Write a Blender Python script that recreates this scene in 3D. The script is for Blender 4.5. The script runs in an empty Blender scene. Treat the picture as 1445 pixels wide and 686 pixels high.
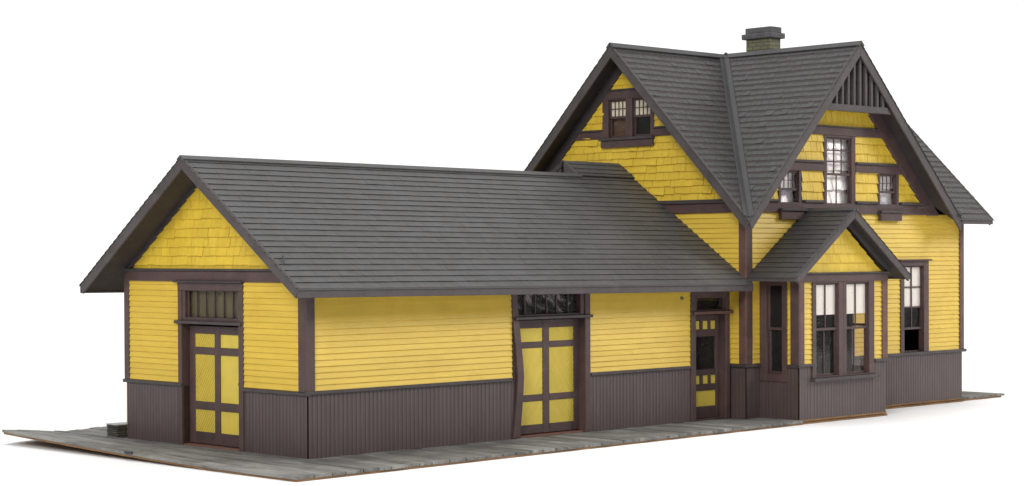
import bpy, bmesh, math, random
from mathutils import Vector, Matrix
random.seed(7)
R = random.random
K = 0.02                      # prototype metres -> size of the scale model
S = bpy.context.scene
COL = S.collection

# ---------------------------------------------------------------- materials
def new_mat(name):
    m = bpy.data.materials.new(name); m.use_nodes = True
    nt = m.node_tree
    return m, nt, nt.nodes['Principled BSDF']

def coords(nt, scale=(1, 1, 1)):
    tc = nt.nodes.new('ShaderNodeTexCoord'); mp = nt.nodes.new('ShaderNodeMapping')
    mp.inputs['Scale'].default_value = [s / K for s in scale]
    nt.links.new(tc.outputs['Object'], mp.inputs['Vector'])
    return mp.outputs['Vector']

def noise(nt, vec, scale, detail=4, rough=.6):
    n = nt.nodes.new('ShaderNodeTexNoise')
    n.inputs['Scale'].default_value = scale; n.inputs['Detail'].default_value = detail
    n.inputs['Roughness'].default_value = rough
    nt.links.new(vec, n.inputs['Vector'])
    return n.outputs['Fac']

def ramp(nt, fac, stops):
    r = nt.nodes.new('ShaderNodeValToRGB')
    el = r.color_ramp.elements
    while len(el) < len(stops): el.new(.5)
    for e, (p, c) in zip(el, stops):
        e.position = p; e.color = (*c, 1)
    nt.links.new(fac, r.inputs['Fac'])
    return r.outputs['Color']

def mixc(nt, a, b, fac, mode='MIX'):
    m = nt.nodes.new('ShaderNodeMix'); m.data_type = 'RGBA'; m.blend_type = mode
    for sock, val in ((m.inputs['Factor'], fac), (m.inputs['A'], a), (m.inputs['B'], b)):
        if hasattr(val, 'is_output'): nt.links.new(val, sock)
        elif isinstance(val, (int, float)): sock.default_value = val
        else: sock.default_value = (*val, 1)
    return m.outputs['Result']

def math_n(nt, op, a, b=0.):
    m = nt.nodes.new('ShaderNodeMath'); m.operation = op
    for sock, val in ((m.inputs[0], a), (m.inputs[1], b)):
        if hasattr(val, 'is_output'): nt.links.new(val, sock)
        else: sock.default_value = val
    return m.outputs[0]

def island(nt):
    return nt.nodes.new('ShaderNodeNewGeometry').outputs['Random Per Island']

def bump(nt, bsdf, h, strength, dist):
    b = nt.nodes.new('ShaderNodeBump')
    b.inputs['Strength'].default_value = strength; b.inputs['Distance'].default_value = dist * K
    nt.links.new(h, b.inputs['Height']); nt.links.new(b.outputs['Normal'], bsdf.inputs['Normal'])

def paint(name, base, vary=.12, isl=.1, rough=.5, spec=.5, grain=(6, 6, 6), bumps=.25, tint=None, tint_amt=.5):
    """brushed paint on wood: mottling, per-board tone, wear stains, fine bump"""
    m, nt, b = new_mat(name)
    v = coords(nt, grain)
    n = noise(nt, v, 1., 6, .65)
    lo = tuple(c * (1 - vary) for c in base); hi = tuple(min(1, c * (1 + vary)) for c in base)
    col = ramp(nt, n, [(.3, lo), (.7, hi)])
    if isl:
        f = math_n(nt, 'ADD', math_n(nt, 'MULTIPLY', island(nt), 2 * isl), 1 - isl)
        col = mixc(nt, col, f, 1., 'MULTIPLY')
    if tint:
        n2 = noise(nt, coords(nt, (1, 1, 1)), 1.3, 5, .6)
        k = ramp(nt, n2, [(.5, (0, 0, 0)), (.75, (tint_amt,) * 3)])
        col = mixc(nt, col, tint, k)
    # tiny dust specks
    n3 = noise(nt, coords(nt), 14., 2, .5)
    col = mixc(nt, col, tuple(min(1, c * 1.6 + .05) for c in base), ramp(nt, n3, [(.72, (0, 0, 0)), (.8, (.35,) * 3)]))
    nt.links.new(col, b.inputs['Base Color'])
    b.inputs['Roughness'].default_value = rough
    b.inputs['Specular IOR Level'].default_value = spec
    bump(nt, b, noise(nt, v, 4., 5, .7), bumps, .03)
    return m

M = {}
M['yellow'] = paint('yellow_clapboard_paint', (.672, .464, .058), .07, .04, .48, .5, (.8, .8, 6), .15, (.55, .34, .025), .5)
M['shake'] = paint('yellow_shake_paint', (.69, .478, .044), .08, .06, .5, .45, (9, 9, 1.2), .3, (.55, .35, .02), .5)
M['panel'] = paint('yellow_door_paint', (.64, .49, .07), .07, .03, .5, .4, (3, 3, 3), .15)
M['trim'] = paint('brown_trim_paint', (.070, .043, .041), .22, .1, .5, .4, (3, 3, 3), .3, (.11, .05, .04), .55)
M['edge'] = paint('worn_brown_edge', (.11, .058, .048), .3, .1, .55, .35, (3, 3, 3), .3, (.22, .12, .07), .5)
M['dark_trim'] = paint('dark_brown_ledge_paint', (.052, .042, .042), .25, .1, .5, .4, (3, 3, 3), .3)
M['wains'] = paint('brown_beadboard_paint', (.080, .056, .054), .14, .05, .44, .55, (3, 3, 1), .2, (.10, .062, .06), .5)
M['barge'] = paint('grey_brown_bargeboard_paint', (.072, .061, .060), .2, .05, .55, .35, (3, 3, 3), .35)
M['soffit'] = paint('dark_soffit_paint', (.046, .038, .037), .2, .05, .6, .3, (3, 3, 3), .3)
M['inside'] = paint('bare_brown_interior', (.045, .024, .017), .3, .1, .7, .2, (2, 2, 2), .2)
M['roof'] = paint('grey_shingle_paint', (.070, .068, .067), .12, .06, .5, .42, (9, 9, 3), .2, (.095, .093, .096), .7)
M['roof2'] = paint('charcoal_shingle_paint', (.060, .058, .058), .13, .07, .5, .42, (9, 9, 3), .2, (.056, .055, .058), .7)
M['flash'] = paint('grey_valley_paint', (.060, .059, .060), .12, .03, .5, .4, (3, 3, 3), .2)
M['wood'] = paint('bare_brown_hardboard', (.23, .13, .06), .35, .0, .7, .2, (2, 2, 30), .2, (.12, .06, .03), .7)
M['threshold'] = paint('reddish_threshold', (.16, .075, .055), .2, .0, .6, .3)
M['white_shade'] = paint('white_paper_shade', (.88, .87, .84), .03, .0, .8, .1, (30, 30, 1), .1)
M['cream_shade'] = paint('cream_paper_shade', (.72, .68, .56), .06, .0, .8, .1, (30, 30, 1), .1)
M['brown_shade'] = paint('brown_paper_shade', (.085, .045, .022), .15, .0, .7, .2)
M['metal'] = paint('dark_metal', (.02, .02, .022), .2, .0, .4, .5)

def deck_mat():
    m, nt, b = new_mat('weathered_grey_planks')
    v = coords(nt, (5, .55, 5))
    n = noise(nt, v, 1.6, 8, .7)
    col = ramp(nt, n, [(.30, (.060, .057, .053)), (.47, (.185, .182, .170)), (.60, (.24, .236, .222)), (.75, (.36, .355, .33))])
    f = math_n(nt, 'ADD', math_n(nt, 'MULTIPLY', island(nt), .5), .75)
    col = mixc(nt, col, f, 1., 'MULTIPLY')
    n2 = noise(nt, coords(nt), .9, 5, .65)
    col = mixc(nt, col, (.085, .082, .078), ramp(nt, n2, [(.45, (0, 0, 0)), (.66, (.8,) * 3)]))
    n3 = noise(nt, coords(nt, (8, 1, 8)), 2.2, 4, .7)
    col = mixc(nt, col, (.27, .23, .17), ramp(nt, n3, [(.55, (0, 0, 0)), (.75, (.55,) * 3)]))
    nt.links.new(col, b.inputs['Base Color'])
    b.inputs['Roughness'].default_value = .75; b.inputs['Specular IOR Level'].default_value = .25
    bump(nt, b, noise(nt, coords(nt, (9, .8, 9)), 3., 6, .7), .5, .04)
    return m
M['deck'] = deck_mat()

def brick_mat():
    m, nt, b = new_mat('olive_brick')
    tc = nt.nodes.new('ShaderNodeTexCoord')
    sp = nt.nodes.new('ShaderNodeSeparateXYZ'); nt.links.new(tc.outputs['Object'], sp.inputs[0])
    cb = nt.nodes.new('ShaderNodeCombineXYZ')
    nt.links.new(math_n(nt, 'ADD', sp.outputs[0], sp.outputs[1]), cb.inputs[0]); nt.links.new(sp.outputs[2], cb.inputs[1])
    br = nt.nodes.new('ShaderNodeTexBrick'); nt.links.new(cb.outputs[0], br.inputs['Vector'])
    br.inputs['Scale'].default_value = 1 / K
    br.inputs['Brick Width'].default_value = .2; br.inputs['Row Height'].default_value = .075
    br.inputs['Mortar Size'].default_value = .008; br.inputs['Bias'].default_value = -.1
    br.inputs['Color1'].default_value = (.19, .175, .085, 1); br.inputs['Color2'].default_value = (.135, .13, .075, 1)
    br.inputs['Mortar'].default_value = (.055, .05, .035, 1)
    n = noise(nt, coords(nt), 6., 5, .7)
    col = mixc(nt, br.outputs['Color'], (.12, .12, .10), ramp(nt, n, [(.42, (0, 0, 0)), (.7, (.75,) * 3)]))
    nt.links.new(col, b.inputs['Base Color']); b.inputs['Roughness'].default_value = .8
    bump(nt, b, math_n(nt, 'SUBTRACT', 1., br.outputs['Fac']), .5, .02)
    return m
M['brick'] = brick_mat()
M['cap'] = paint('grey_chimney_cap', (.085, .085, .088), .3, .1, .7, .3, (5, 5, 5), .4)
M['block'] = paint('grey_block', (.085, .08, .065), .35, .12, .8, .2, (4, 4, 12), .4)
M['blocktop'] = paint('pale_block_top', (.38, .38, .37), .25, .1, .8, .2, (4, 4, 4), .4)

def glass_mat(name, wav=0., tint=(.985, .97, .955), gl=.05, fleck=.3):
    m, nt, b = new_mat(name)
    nt.nodes.remove(b)
    out = nt.nodes['Material Output']
    tr = nt.nodes.new('ShaderNodeBsdfTransparent'); tr.inputs['Color'].default_value = (*tint, 1)
    g = nt.nodes.new('ShaderNodeBsdfGlossy'); g.inputs['Roughness'].default_value = .06
    lw = nt.nodes.new('ShaderNodeLayerWeight'); lw.inputs['Blend'].default_value = .5
    fr = math_n(nt, 'ADD', math_n(nt, 'MULTIPLY', math_n(nt, 'POWER', lw.outputs['Facing'], 5.), .8), gl * .25)
    bp = nt.nodes.new('ShaderNodeBump'); bp.inputs['Strength'].default_value = .5 if wav else .08
    bp.inputs['Distance'].default_value = (.25 if wav else .02) * K
    nt.links.new(noise(nt, coords(nt), 2.6 if wav else 3., 3, .5), bp.inputs['Height'])
    nt.links.new(bp.outputs['Normal'], g.inputs['Normal'])
    mx = nt.nodes.new('ShaderNodeMixShader')
    nt.links.new(fr, mx.inputs[0]); nt.links.new(tr.outputs[0], mx.inputs[1]); nt.links.new(g.outputs[0], mx.inputs[2])
    # dust flecks on the pane
    d = nt.nodes.new('ShaderNodeBsdfDiffuse'); d.inputs['Color'].default_value = (.5, .5, .48, 1)
    mx2 = nt.nodes.new('ShaderNodeMixShader')
    k = math_n(nt, 'ADD', ramp(nt, noise(nt, coords(nt), 22., 2, .5), [(.70, (0, 0, 0)), (.76, (fleck,) * 3)]), .015)
    nt.links.new(k, mx2.inputs[0]); nt.links.new(mx.outputs[0], mx2.inputs[1]); nt.links.new(d.outputs[0], mx2.inputs[2])
    nt.links.new(mx2.outputs[0], out.inputs['Surface'])
    return m
M['glass'] = glass_mat('dusty_clear_glazing')
M['wavy'] = glass_mat('rippled_clear_glazing', 1., (.8, .8, .82))
def dark_film_mat():
    m, nt, b = new_mat('dark_rippled_film')
    b.inputs['Base Color'].default_value = (.022, .022, .024, 1); b.inputs['Roughness'].default_value = .09
    b.inputs['Specular IOR Level'].default_value = .9
    n = nt.nodes.new('ShaderNodeTexNoise'); n.inputs['Scale'].default_value = 1.6; n.inputs['Detail'].default_value = 1.5
    n.inputs['Distortion'].default_value = 1.4
    nt.links.new(coords(nt), n.inputs['Vector'])
    bump(nt, b, n.outputs['Fac'], 1., .55)
    return m
M['dark_film'] = dark_film_mat()
M['olive'] = paint('olive_backing_card', (.10, .085, .030), .35, .0, .35, .5, (2, 2, 1), .2)

def film_mat():
    m, nt, b = new_mat('crumpled_white_film')
    n = noise(nt, coords(nt), 1.7, 4, .6)
    col = ramp(nt, n, [(.36, (.60, .58, .72)), (.42, (.88, .87, .94)), (.5, (.97, .96, .98))])
    nt.links.new(col, b.inputs['Base Color'])
    b.inputs['Roughness'].default_value = .52; b.inputs['Metallic'].default_value = .4
    bump(nt, b, noise(nt, coords(nt), 1.8, 3, .5), .35, .12)
    return m
M['film'] = film_mat()

def table_mat():
    m, nt, b = new_mat('white_table_paper')
    n = noise(nt, coords(nt), .3, 3, .5)
    nt.links.new(ramp(nt, n, [(.3, (.90, .905, .915)), (.7, (.93, .93, .935))]), b.inputs['Base Color'])
    b.inputs['Roughness'].default_value = .7; b.inputs['Specular IOR Level'].default_value = .2
    return m
M['table'] = table_mat()

# ---------------------------------------------------------------- mesh builder
class Frame:
    def __init__(s, O, U, V, N):
        s.O, s.U, s.V, s.N = Vector(O), Vector(U).normalized(), Vector(V).normalized(), Vector(N).normalized()
    def p(s, u, v, n=0.): return s.O + s.U * u + s.V * v + s.N * n

def wall_x(x, sgn=-1): return Frame((x, 0, 0), (0, 1, 0), (0, 0, 1), (sgn, 0, 0))     # u = y
def wall_y(y, sgn=-1): return Frame((0, y, 0), (1, 0, 0), (0, 0, 1), (0, sgn, 0))     # u = x

class MB:
    def __init__(s, *mats): s.v, s.f, s.mi, s.mats = [], [], [], list(mats)
    def face(s, pts, m=0):
        i = len(s.v); s.v += [Vector(p) for p in pts]; s.f.append(list(range(i, i + len(pts)))); s.mi.append(m)
    def solid(s, a, b, m=0, mside=None):
        """prism between two matching loops"""
        i = len(s.v); n = len(a); s.v += [Vector(p) for p in a] + [Vector(p) for p in b]
        s.f.append([i + k for k in range(n)]); s.f.append([i + n + k for k in reversed(range(n))]); s.mi += [m, m]
        for k in range(n):
            s.f.append([i + k, i + (k + 1) % n, i + n + (k + 1) % n, i + n + k]); s.mi.append(m if mside is None else mside)
    def box(s, x0, x1, y0, y1, z0, z1, m=0):
        s.solid([(x0, y0, z0), (x1, y0, z0), (x1, y1, z0), (x0, y1, z0)], [(x0, y0, z1), (x1, y0, z1), (x1, y1, z1), (x0, y1, z1)], m)
    def fb(s, F, u0, u1, v0, v1, n0, n1, m=0):
        s.solid([F.p(u0, v0, n0), F.p(u1, v0, n0), F.p(u1, v1, n0), F.p(u0, v1, n0)], [F.p(u0, v0, n1), F.p(u1, v0, n1), F.p(u1, v1, n1), F.p(u0, v1, n1)], m)
    def fpoly(s, F, poly, n0, n1, m=0):
        s.solid([F.p(u, v, n0) for u, v in poly], [F.p(u, v, n1) for u, v in poly], m)
    def bm(s, bm, m=0):
        i = len(s.v); bm.verts.index_update()
        s.v += [v.co.copy() for v in bm.verts]
        for f in bm.faces: s.f.append([i + v.index for v in f.verts]); s.mi.append(m)
    def build(s, name, parent=None, bevel=0., warp=None):
        vs = [warp(v) if warp else v for v in s.v]
        me = bpy.data.meshes.new(name)
        me.from_pydata([tuple(v * K) for v in vs], [], s.f)
        for m in s.mats: me.materials.append(m)
        me.polygons.foreach_set('material_index', s.mi)
        b = bmesh.new(); b.from_mesh(me); bmesh.ops.recalc_face_normals(b, faces=b.faces); b.to_mesh(me); b.free()
        o = bpy.data.objects.new(name, me); COL.objects.link(o)
        if parent: o.parent = parent
        if bevel:
            md = o.modifiers.new('Bevel', 'BEVEL'); md.width = bevel * K; md.segments = 1
            md.limit_method = 'ANGLE'; md.angle_limit = math.radians(50)
        return o

def clip(bm, planes):
    for co, no in planes:
        bmesh.ops.bisect_plane(bm, geom=bm.verts[:] + bm.edges[:] + bm.faces[:], dist=1e-6, plane_co=co, plane_no=no, clear_outer=True)

def poly_planes(F, poly):
    """outward planes along the edges of a convex polygon in the frame"""
    cu = sum(p[0] for p in poly) / len(poly); cv = sum(p[1] for p in poly) / len(poly)
    out = []
    for i in range(len(poly)):
        (u0, v0), (u1, v1) = poly[i], poly[(i + 1) % len(poly)]
        nu, nv = v1 - v0, -(u1 - u0)
        if nu * (cu - u0) + nv * (cv - v0) > 0: nu, nv = -nu, -nv
        out.append((F.p(u0, v0), (F.U * nu + F.V * nv).normalized()))
    return out

def bounds(poly):
    return min(p[0] for p in poly), max(p[0] for p in poly), min(p[1] for p in poly), max(p[1] for p in poly)

def rect(u0, u1, v0, v1): return [(u0, v0), (u1, v0), (u1, v1), (u0, v1)]

def siding(mb, F, poly, step=.0945, v_or=1.03, proud=.023, m=0, back=1, slab=.1, jit=.0018, planes=None, tj=.004):
    """lapped clapboards, with the board wall behind them"""
    u0, u1, v0, v1 = bounds(poly)
    bm = bmesh.new()
    v = v_or + math.floor((v0 - v_or) / step) * step
    while v < v1:
        # each course is one or two boards with a hair of waviness
        cuts = [u0 - .01]
        if u1 - u0 > 2: cuts.append(u0 + (u1 - u0) * (.25 + .5 * R()))
        cuts.append(u1 + .01)
        for a, b in zip(cuts, cuts[1:]):
            ja, jb = (R() - .5) * 2 * jit, (R() - .5) * 2 * jit
            t = proud + (R() - .5) * tj
            P = [F.p(a, v + ja, t), F.p(b, v + jb, t), F.p(b, v + step + .004, .003), F.p(a, v + step + .004, .003), F.p(a, v + ja + .010, -.002), F.p(b, v + jb + .010, -.002)]
            q = [bm.verts.new(p) for p in P]
            bm.faces.new((q[0], q[1], q[2], q[3])); bm.faces.new((q[4], q[5], q[1], q[0]))
        v += step
    clip(bm, planes or poly_planes(F, poly)); mb.bm(bm, m); bm.free()
    if slab: mb.fpoly(F, poly, -slab, -.001, back)

def shingles(mb, F, poly, step, v_or, wmin, wmax, thick=.02, m=0, jit=.008, lift=.0, planes=None, gap=.002):
    """individually laid shingles, each its own wedge"""
    u0, u1, v0, v1 = bounds(poly)
    bm = bmesh.new()
    v = v_or + math.floor((v0 - v_or) / step) * step
    while v < v1:
        u = u0 - R() * wmax
        rowj = (R() - .5) * jit
        while u < u1:
            w = wmin + R() * (wmax - wmin)
            g = gap * (1 + 2 * R())
            j = rowj + (R() - .5) * jit; j2 = j + (R() - .5) * jit * .6
            t = thick * (.88 + .24 * R())
            if lift and R() < .06: t += lift; j -= jit
            a, b = u, u + w - g
            q = [bm.verts.new(p) for p in (F.p(a, v + j, t), F.p(b, v + j2, t), F.p(b, v + step * 1.12, .003), F.p(a, v + step * 1.12, .003),
                                           F.p(a, v + j + thick * .7, 0), F.p(b, v + j2 + thick * .7, 0))]
            bm.faces.new((q[0], q[1], q[2], q[3])); bm.faces.new((q[4], q[5], q[1], q[0]))
            bm.faces.new((q[4], q[0], q[3])); bm.faces.new((q[5], q[2], q[1]))
            u += w
        v += step
    clip(bm, planes or poly_planes(F, poly)); mb.bm(bm, m); bm.free()

def beadboard(mb, F, u0, u1, v0, v1, pitch=.087, m=0, back=1, slab=.1):
    """vertical boards with a V groove and a bead"""
    prof = []; u = u0
    prof.append((u0, .012))
    while u + pitch < u1:
        w = pitch * (.94 + .12 * R())
        prof += [(u + w * .60, .012), (u + w * .64, .005), (u + w * .68, .011), (u + w * .88, .011), (u + w * .94, -.003), (u + w, .012)]
        u += w
    prof.append((u1, .012))
    for (a, na), (b, nb) in zip(prof, prof[1:]):
        mb.face([F.p(a, v0, na), F.p(b, v0, nb), F.p(b, v1, nb), F.p(a, v1, na)], m)
    mb.fb(F, u0, u1, v0, v1, -slab, -.008, back)

def ring(mb, F, u0, u1, v0, v1, w, n0, n1, m=0, wb=None, wt=None):
    """four-sided frame, stiles between the rails"""
    wb = w if wb is None else wb; wt = w if wt is None else wt
    mb.fb(F, u0, u0 + w, v0, v1, n0, n1, m); mb.fb(F, u1 - w, u1, v0, v1, n0, n1, m)
    if wb: mb.fb(F, u0 + w, u1 - w, v0, v0 + wb, n0, n1 - .002, m)
    if wt: mb.fb(F, u0 + w, u1 - w, v1 - wt, v1, n0, n1 - .002, m)

# ---------------------------------------------------------------- things
def empty(name, loc=(0, 0, 0)):
    o = bpy.data.objects.new(name, None); COL.objects.link(o); o.location = Vector(loc) * K
    o.empty_display_size = .02
    return o
def tag(o, label, cat): o['label'] = label; o['category'] = cat

depot = empty('railway_depot')
tag(depot, 'yellow and brown model railway depot with long low freight wing and tall gabled house', 'model building')

# measured dimensions
WF, XH, YH, YB, XB0, XB1, XE = 4.902, 10.137, -.356, -1.257, 10.572, 13.326, 17.407
G, FR, HS, HF, BS, BF = wall_x(0), wall_y(0), wall_x(XH), wall_y(YH), wall_x(XB0), wall_y(YB)
BR = wall_x(XB1, 1); HE = wall_x(XE, 1); FB = wall_y(WF, 1); HB = wall_y(5.6, 1)
Y, T, W, IN = M['yellow'], M['trim'], M['wains'], M['inside']

def one(name, mats, fn, bevel=.008, parent=depot):
    mb = MB(*mats); fn(mb); return mb.build(name, parent, bevel)

def clap(F, polys, parent=depot, **kw):
    for p in polys:
        mb = MB(Y, IN); siding(mb, F, p, **kw); mb.build('clapboard_wall', parent)
def wains(F, spans, v0, v1, parent=depot):
    for a, b in spans:
        mb = MB(W, IN); beadboard(mb, F, a, b, v0, v1); mb.build('wainscot', parent)
def shake(F, polys, v_or, step=.15, wmin=.09, wmax=.26, thick=.034, jit=.022, parent=depot, lift=.012, gap=.0035):
    for p in polys:
        mb = MB(M['shake'], IN)
        shingles(mb, F, p, step, v_or, wmin, wmax, thick, 0, jit, lift, gap=gap)
        mb.fpoly(F, p, -.1, .0, 1)
        mb.build('shingle_gable', parent)
def board(name, F, u0, u1, v0, v1, n0, n1, mat=T, parent=depot, bevel=.008):
    mb = MB(mat); mb.fb(F, u0, u1, v0, v1, n0, n1); return mb.build(name, parent, bevel)

def cut(poly, a, b, c):
    """keep the part of a 2-D polygon where a u + b v <= c"""
    out = []
    for i in range(len(poly)):
        p, q = poly[i], poly[(i + 1) % len(poly)]
        fp, fq = a * p[0] + b * p[1] - c, a * q[0] + b * q[1] - c
        if fp <= 0: out.append(p)
        if fp * fq < 0:
            t = fp / (fp - fq); out.append((p[0] + (q[0] - p[0]) * t, p[1] + (q[1] - p[1]) * t))
    return out
def under(poly, which, off):
    """trim a board on a gable wall to the underside of the roof"""
    if which == 'front': return cut(cut(poly, -1.0116, 1, 3.722 - 1.0116 * 9.657 - off), .9674, 1, 7.235 + .9674 * 13.13 - off)
    return cut(cut(poly, -1.0116, 1, 3.722 + 1.0116 * .834 - off), 1., 1, 7.225 + 2.619 - off)
def gboard(F, which, u0, u1, v0, v1, n0, n1, mat=T, off=.14):
    p = under(rect(u0, u1, v0, v1), which, off)
    mb = MB(mat); mb.fpoly(F, p, n0, n1); return mb.build('band_board', depot, .008)

# ------- windows and doors
def window(F, u0, u1, v0, v1, rail, n, ucols=2, urows=1, lcols=2, casing=None, stile=.03, mun=.018, shade=None, glass='glass', parent=depot, lower_glass=True,
           lshade=None, wtop=.05, head_cap=None, sill=None):
    """one double-hung window in the glass opening u0..u1, v0..v1; n = depth of the glass behind the wall"""
    cu0, cu1, cv0, cv1 = casing
    mb = MB(T)
    for a, b in ((cu0, u0 - stile), (u1 + stile, cu1)): mb.fb(F, a, b, cv0, cv1, -n - .045, .04)
    mb.fb(F, u0 - stile, u1 + stile, v1 + .03, cv1, -n - .05, .037)
    if v0 - .03 - cv0 > .01: mb.fb(F, u0 - stile, u1 + stile, cv0, v0 - .03, -n - .05, .037)
    if head_cap: mb.fb(F, cu0 - .06, cu1 + .06, cv1, cv1 + head_cap, -.01, .09)
    w = mb.build('window', parent, .006)
    s = MB(T)
    # upper sash, set forward of the lower one
    for (a, b, c, d, k) in ((u0, u1, rail, v1, 0.), (u0, u1, v0, rail, .03)):
        nn = -n - k
        s.fb(F, a - stile, a, c - .024, d + .03, nn - .012, nn + .02); s.fb(F, b, b + stile, c - .024, d + .03, nn - .012, nn + .02)
        s.fb(F, a, b, c - .024, c + .024, nn - .012, nn + .018) if k == 0. else s.fb(F, a, b, c - .03, c + .01, nn - .012, nn + .016)
        if k == 0.: s.fb(F, a, b, d, d + .03, nn - .012, nn + .018)
    for i in range(1, ucols):
        u = u0 + (u1 - u0) * i / ucols; s.fb(F, u - mun / 2, u + mun / 2, rail + .024, v1, -n - .008, -n + .014)
    for i in range(1, urows):
        v = rail + .024 + (v1 - rail - .024) * i / urows; s.fb(F, u0, u1, v - mun / 2, v + mun / 2, -n - .007, -n + .012)
    if lower_glass:
        for i in range(1, lcols):
            u = u0 + (u1 - u0) * i / lcols; s.fb(F, u - mun / 2, u + mun / 2, v0, rail - .024, -n - .038, -n - .018)
    s.build('sash', w, .003)
    g = MB(M[glass]); g.fb(F, u0 - .01, u1 + .01, rail, v1 + .01, -n - .010, -n - .004); g.build('pane', w)
    if lower_glass:
        g = MB(M[glass]); g.fb(F, u0 - .01, u1 + .01, v0 - .01, rail - .02, -n - .040, -n - .034); g.build('pane', w)
    if shade:
        mat, sv0 = shade
        d = MB(M[mat]); d.fb(F, u0 - .005, u1 + .005, sv0, v1 + .01, -n - .020, -n - .013); d.build('shade', w)
    if lshade:
        mat, sv0, sv1 = lshade
        d = MB(M[mat]); d.fb(F, u0 - .015, u1 + .015, sv0, sv1, -n - .085, -n - .075); d.build('shade', w)
    if sill:
        a, b, c, d, pr = sill
        k = MB(M['dark_trim']); k.fb(F, a, b, c, d, -.02, pr); k.build('sill', w, .01)
    return w

def film(F, u0, u1, v0, v1, n, parent, amp=.012):
    """crumpled white film tucked behind the panes"""
    mb = MB(M['film']); nu = 8; v = v0; rows = []
    while v < v1 - .02:
        h = min(.2 + .3 * R(), v1 - v); k = .08 + .14 * R()
        rows.append((v, n + amp * R())); rows.append((v + h, n + amp * R() + h * k)); v += h
    P = [[F.p(u0 + (u1 - u0) * i / nu, vv + (R() - .5) * .03 * (0 < j < len(rows) - 1), -nn - amp * R()) for i in range(nu + 1)] for j, (vv, nn) in enumerate(rows)]
    for j in range(len(rows) - 1):
        for i in range(nu):
            mb.face([P[j][i], P[j][i + 1], P[j + 1][i + 1]]); mb.face([P[j][i], P[j + 1][i + 1], P[j + 1][i]])
    mb.build('film_blind', parent)

def door_panels(parent, F, cells, n, diag):
    for (a, b, c, d), dg in zip(cells, diag):
        mb = MB(M['panel'], M['panel'])
        mb.fb(F, a - .02, b + .02, c - .02, d + .02, n - .03, n, 1)
        if dg:
            ang = dg * math.radians(56)
            U = F.U * math.cos(ang) + F.V * math.sin(ang); V = F.V * math.cos(ang) - F.U * math.sin(ang)
            D = Frame(F.p((a + b) / 2, (c + d) / 2, n + .001), U, V, F.N)
            L = (b - a) + (d - c)
            siding(mb, D, rect(-L, L, -L, L), .050, 0, .0125, 0, 1, 0, .0, tj=.001, planes=poly_planes(F, rect(a, b, c, d)))
        mb.build('door_panel', parent)

def leaf(F, name, u0, u1, v0, v1, cols, rows, n, parent=depot):
    """door leaf: stiles and rails around the given panel columns and rows"""
    mb = MB(T)
    uu = [u0] + [x for c in cols for x in c] + [u1]
    for i in range(0, len(uu), 2): mb.fb(F, uu[i], uu[i + 1], v0, v1, n - .05, n)
    vv = [v0] + [x for r in rows for x in r] + [v1]
    for i in range(0, len(vv), 2):
        for (a, b) in cols: mb.fb(F, a, b, vv[i], vv[i + 1], n - .05, n - .003)
    return mb.build(name, parent, .006)

# ================= freight wing: gable end
clap(G, [rect(3.30, 4.86, 1.01, 2.70), rect(.10, 1.62, 1.01, 2.70)])
wains(G, [(3.25, 4.895), (0.0, 1.585)], 0, .97)
for a, b in ((3.25, 4.97), (-.06, 1.575)):
    board('belt_rail', G, a, b, .962, 1.018, -.02, .055, M['dark_trim'])
for a, b in ((4.80, 4.935), (.018, .18)): board('corner_board', G, a, b, 1.018, 2.69, -.02, .04, T)
board('frieze_board', G, -.01, 4.93, 2.69, 2.862, -.05, .045, T)
board('frieze_board', G, -.03, 4.95, 2.862, 2.90, -.05, .075, M['dark_trim'])
shake(G, [[(-.1, 2.89), (5.0, 2.89), (2.451, 4.60)]], 2.80, .152, .10, .30, .034, .014)
# inner rake boards on the gable wall
def rake_board(F, pts, w, n0, n1, mat=M['soffit'], name='rake_board', lo=None):
    (u0, v0), (u1, v1) = pts
    poly = [(u0, v0), (u1, v1), (u1, v1 - w), (u0, v0 - w)]
    if lo is not None: poly = cut(poly, 0, -1, -lo)
    mb = MB(mat); mb.fpoly(F, poly, n0, n1); mb.build(name, depot, .006)
rake_board(G, [(-.02, 2.95), (2.451, 4.665)], .20, -.02, .05)
rake_board(G, [(4.92, 2.95), (2.451, 4.665)], .20, -.02, .05)

# transom and double freight door in the gable end
def transom(F, u0, u1, v0, v1, frame, bars, glass, n=.06, backing=None, bw=.018):
    a, b, c, d = frame
    mb = MB(T); mb.fb(F, a, u0, c, d, -.1, .02); mb.fb(F, u1, b, c, d, -.1, .02); mb.fb(F, u0, u1, v1, d, -.1, .018); mb.fb(F, u0, u1, c, v0, -.1, .018)
    t = mb.build('transom_window', depot, .006)
    s = MB(T)
    for u in bars: s.fb(F, u - bw, u + bw, v0, v1, -n - .012, -n + .02)
    s.build('muntin', t, .004)
    g = MB(M[glass]); g.fb(F, u0 - .01, u1 + .01, v0 - .01, v1 + .01, -n - .02, -n - .013); g.build('pane', t)
    if backing:
        g = MB(M[backing]); g.fb(F, u0 - .01, u1 + .01, v0 - .01, v1 + .01, -n - .07, -n - .055); g.build('backing', t)
    return t
transom(G, 1.737, 3.175, 2.11, 2.536, (1.66, 3.262, 2.04, 2.60), (3.155, 2.925, 2.68, 2.44, 2.19, 1.945), 'glass', .05, 'olive')
dr = leaf(G, 'freight_door', 1.66, 3.222, .04, 1.965, [(1.847, 2.392), (2.53, 3.076)], [(.236, .596), (.732, 1.498), (1.62, 1.836)], -.10)
cells = [(a, b, c, d) for a, b in ((1.847, 2.392), (2.53, 3.076)) for c, d in ((.236, .596), (.732, 1.498), (1.62, 1.836))]
door_panels(dr, G, cells, -.125, [0, 0, 0, -1, -1, -1])
for (a, b) in ((3.255, 3.357), (1.587, 1.703)): board('door_casing', G, a, b, 0, 2.545, -.14, .04)
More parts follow.
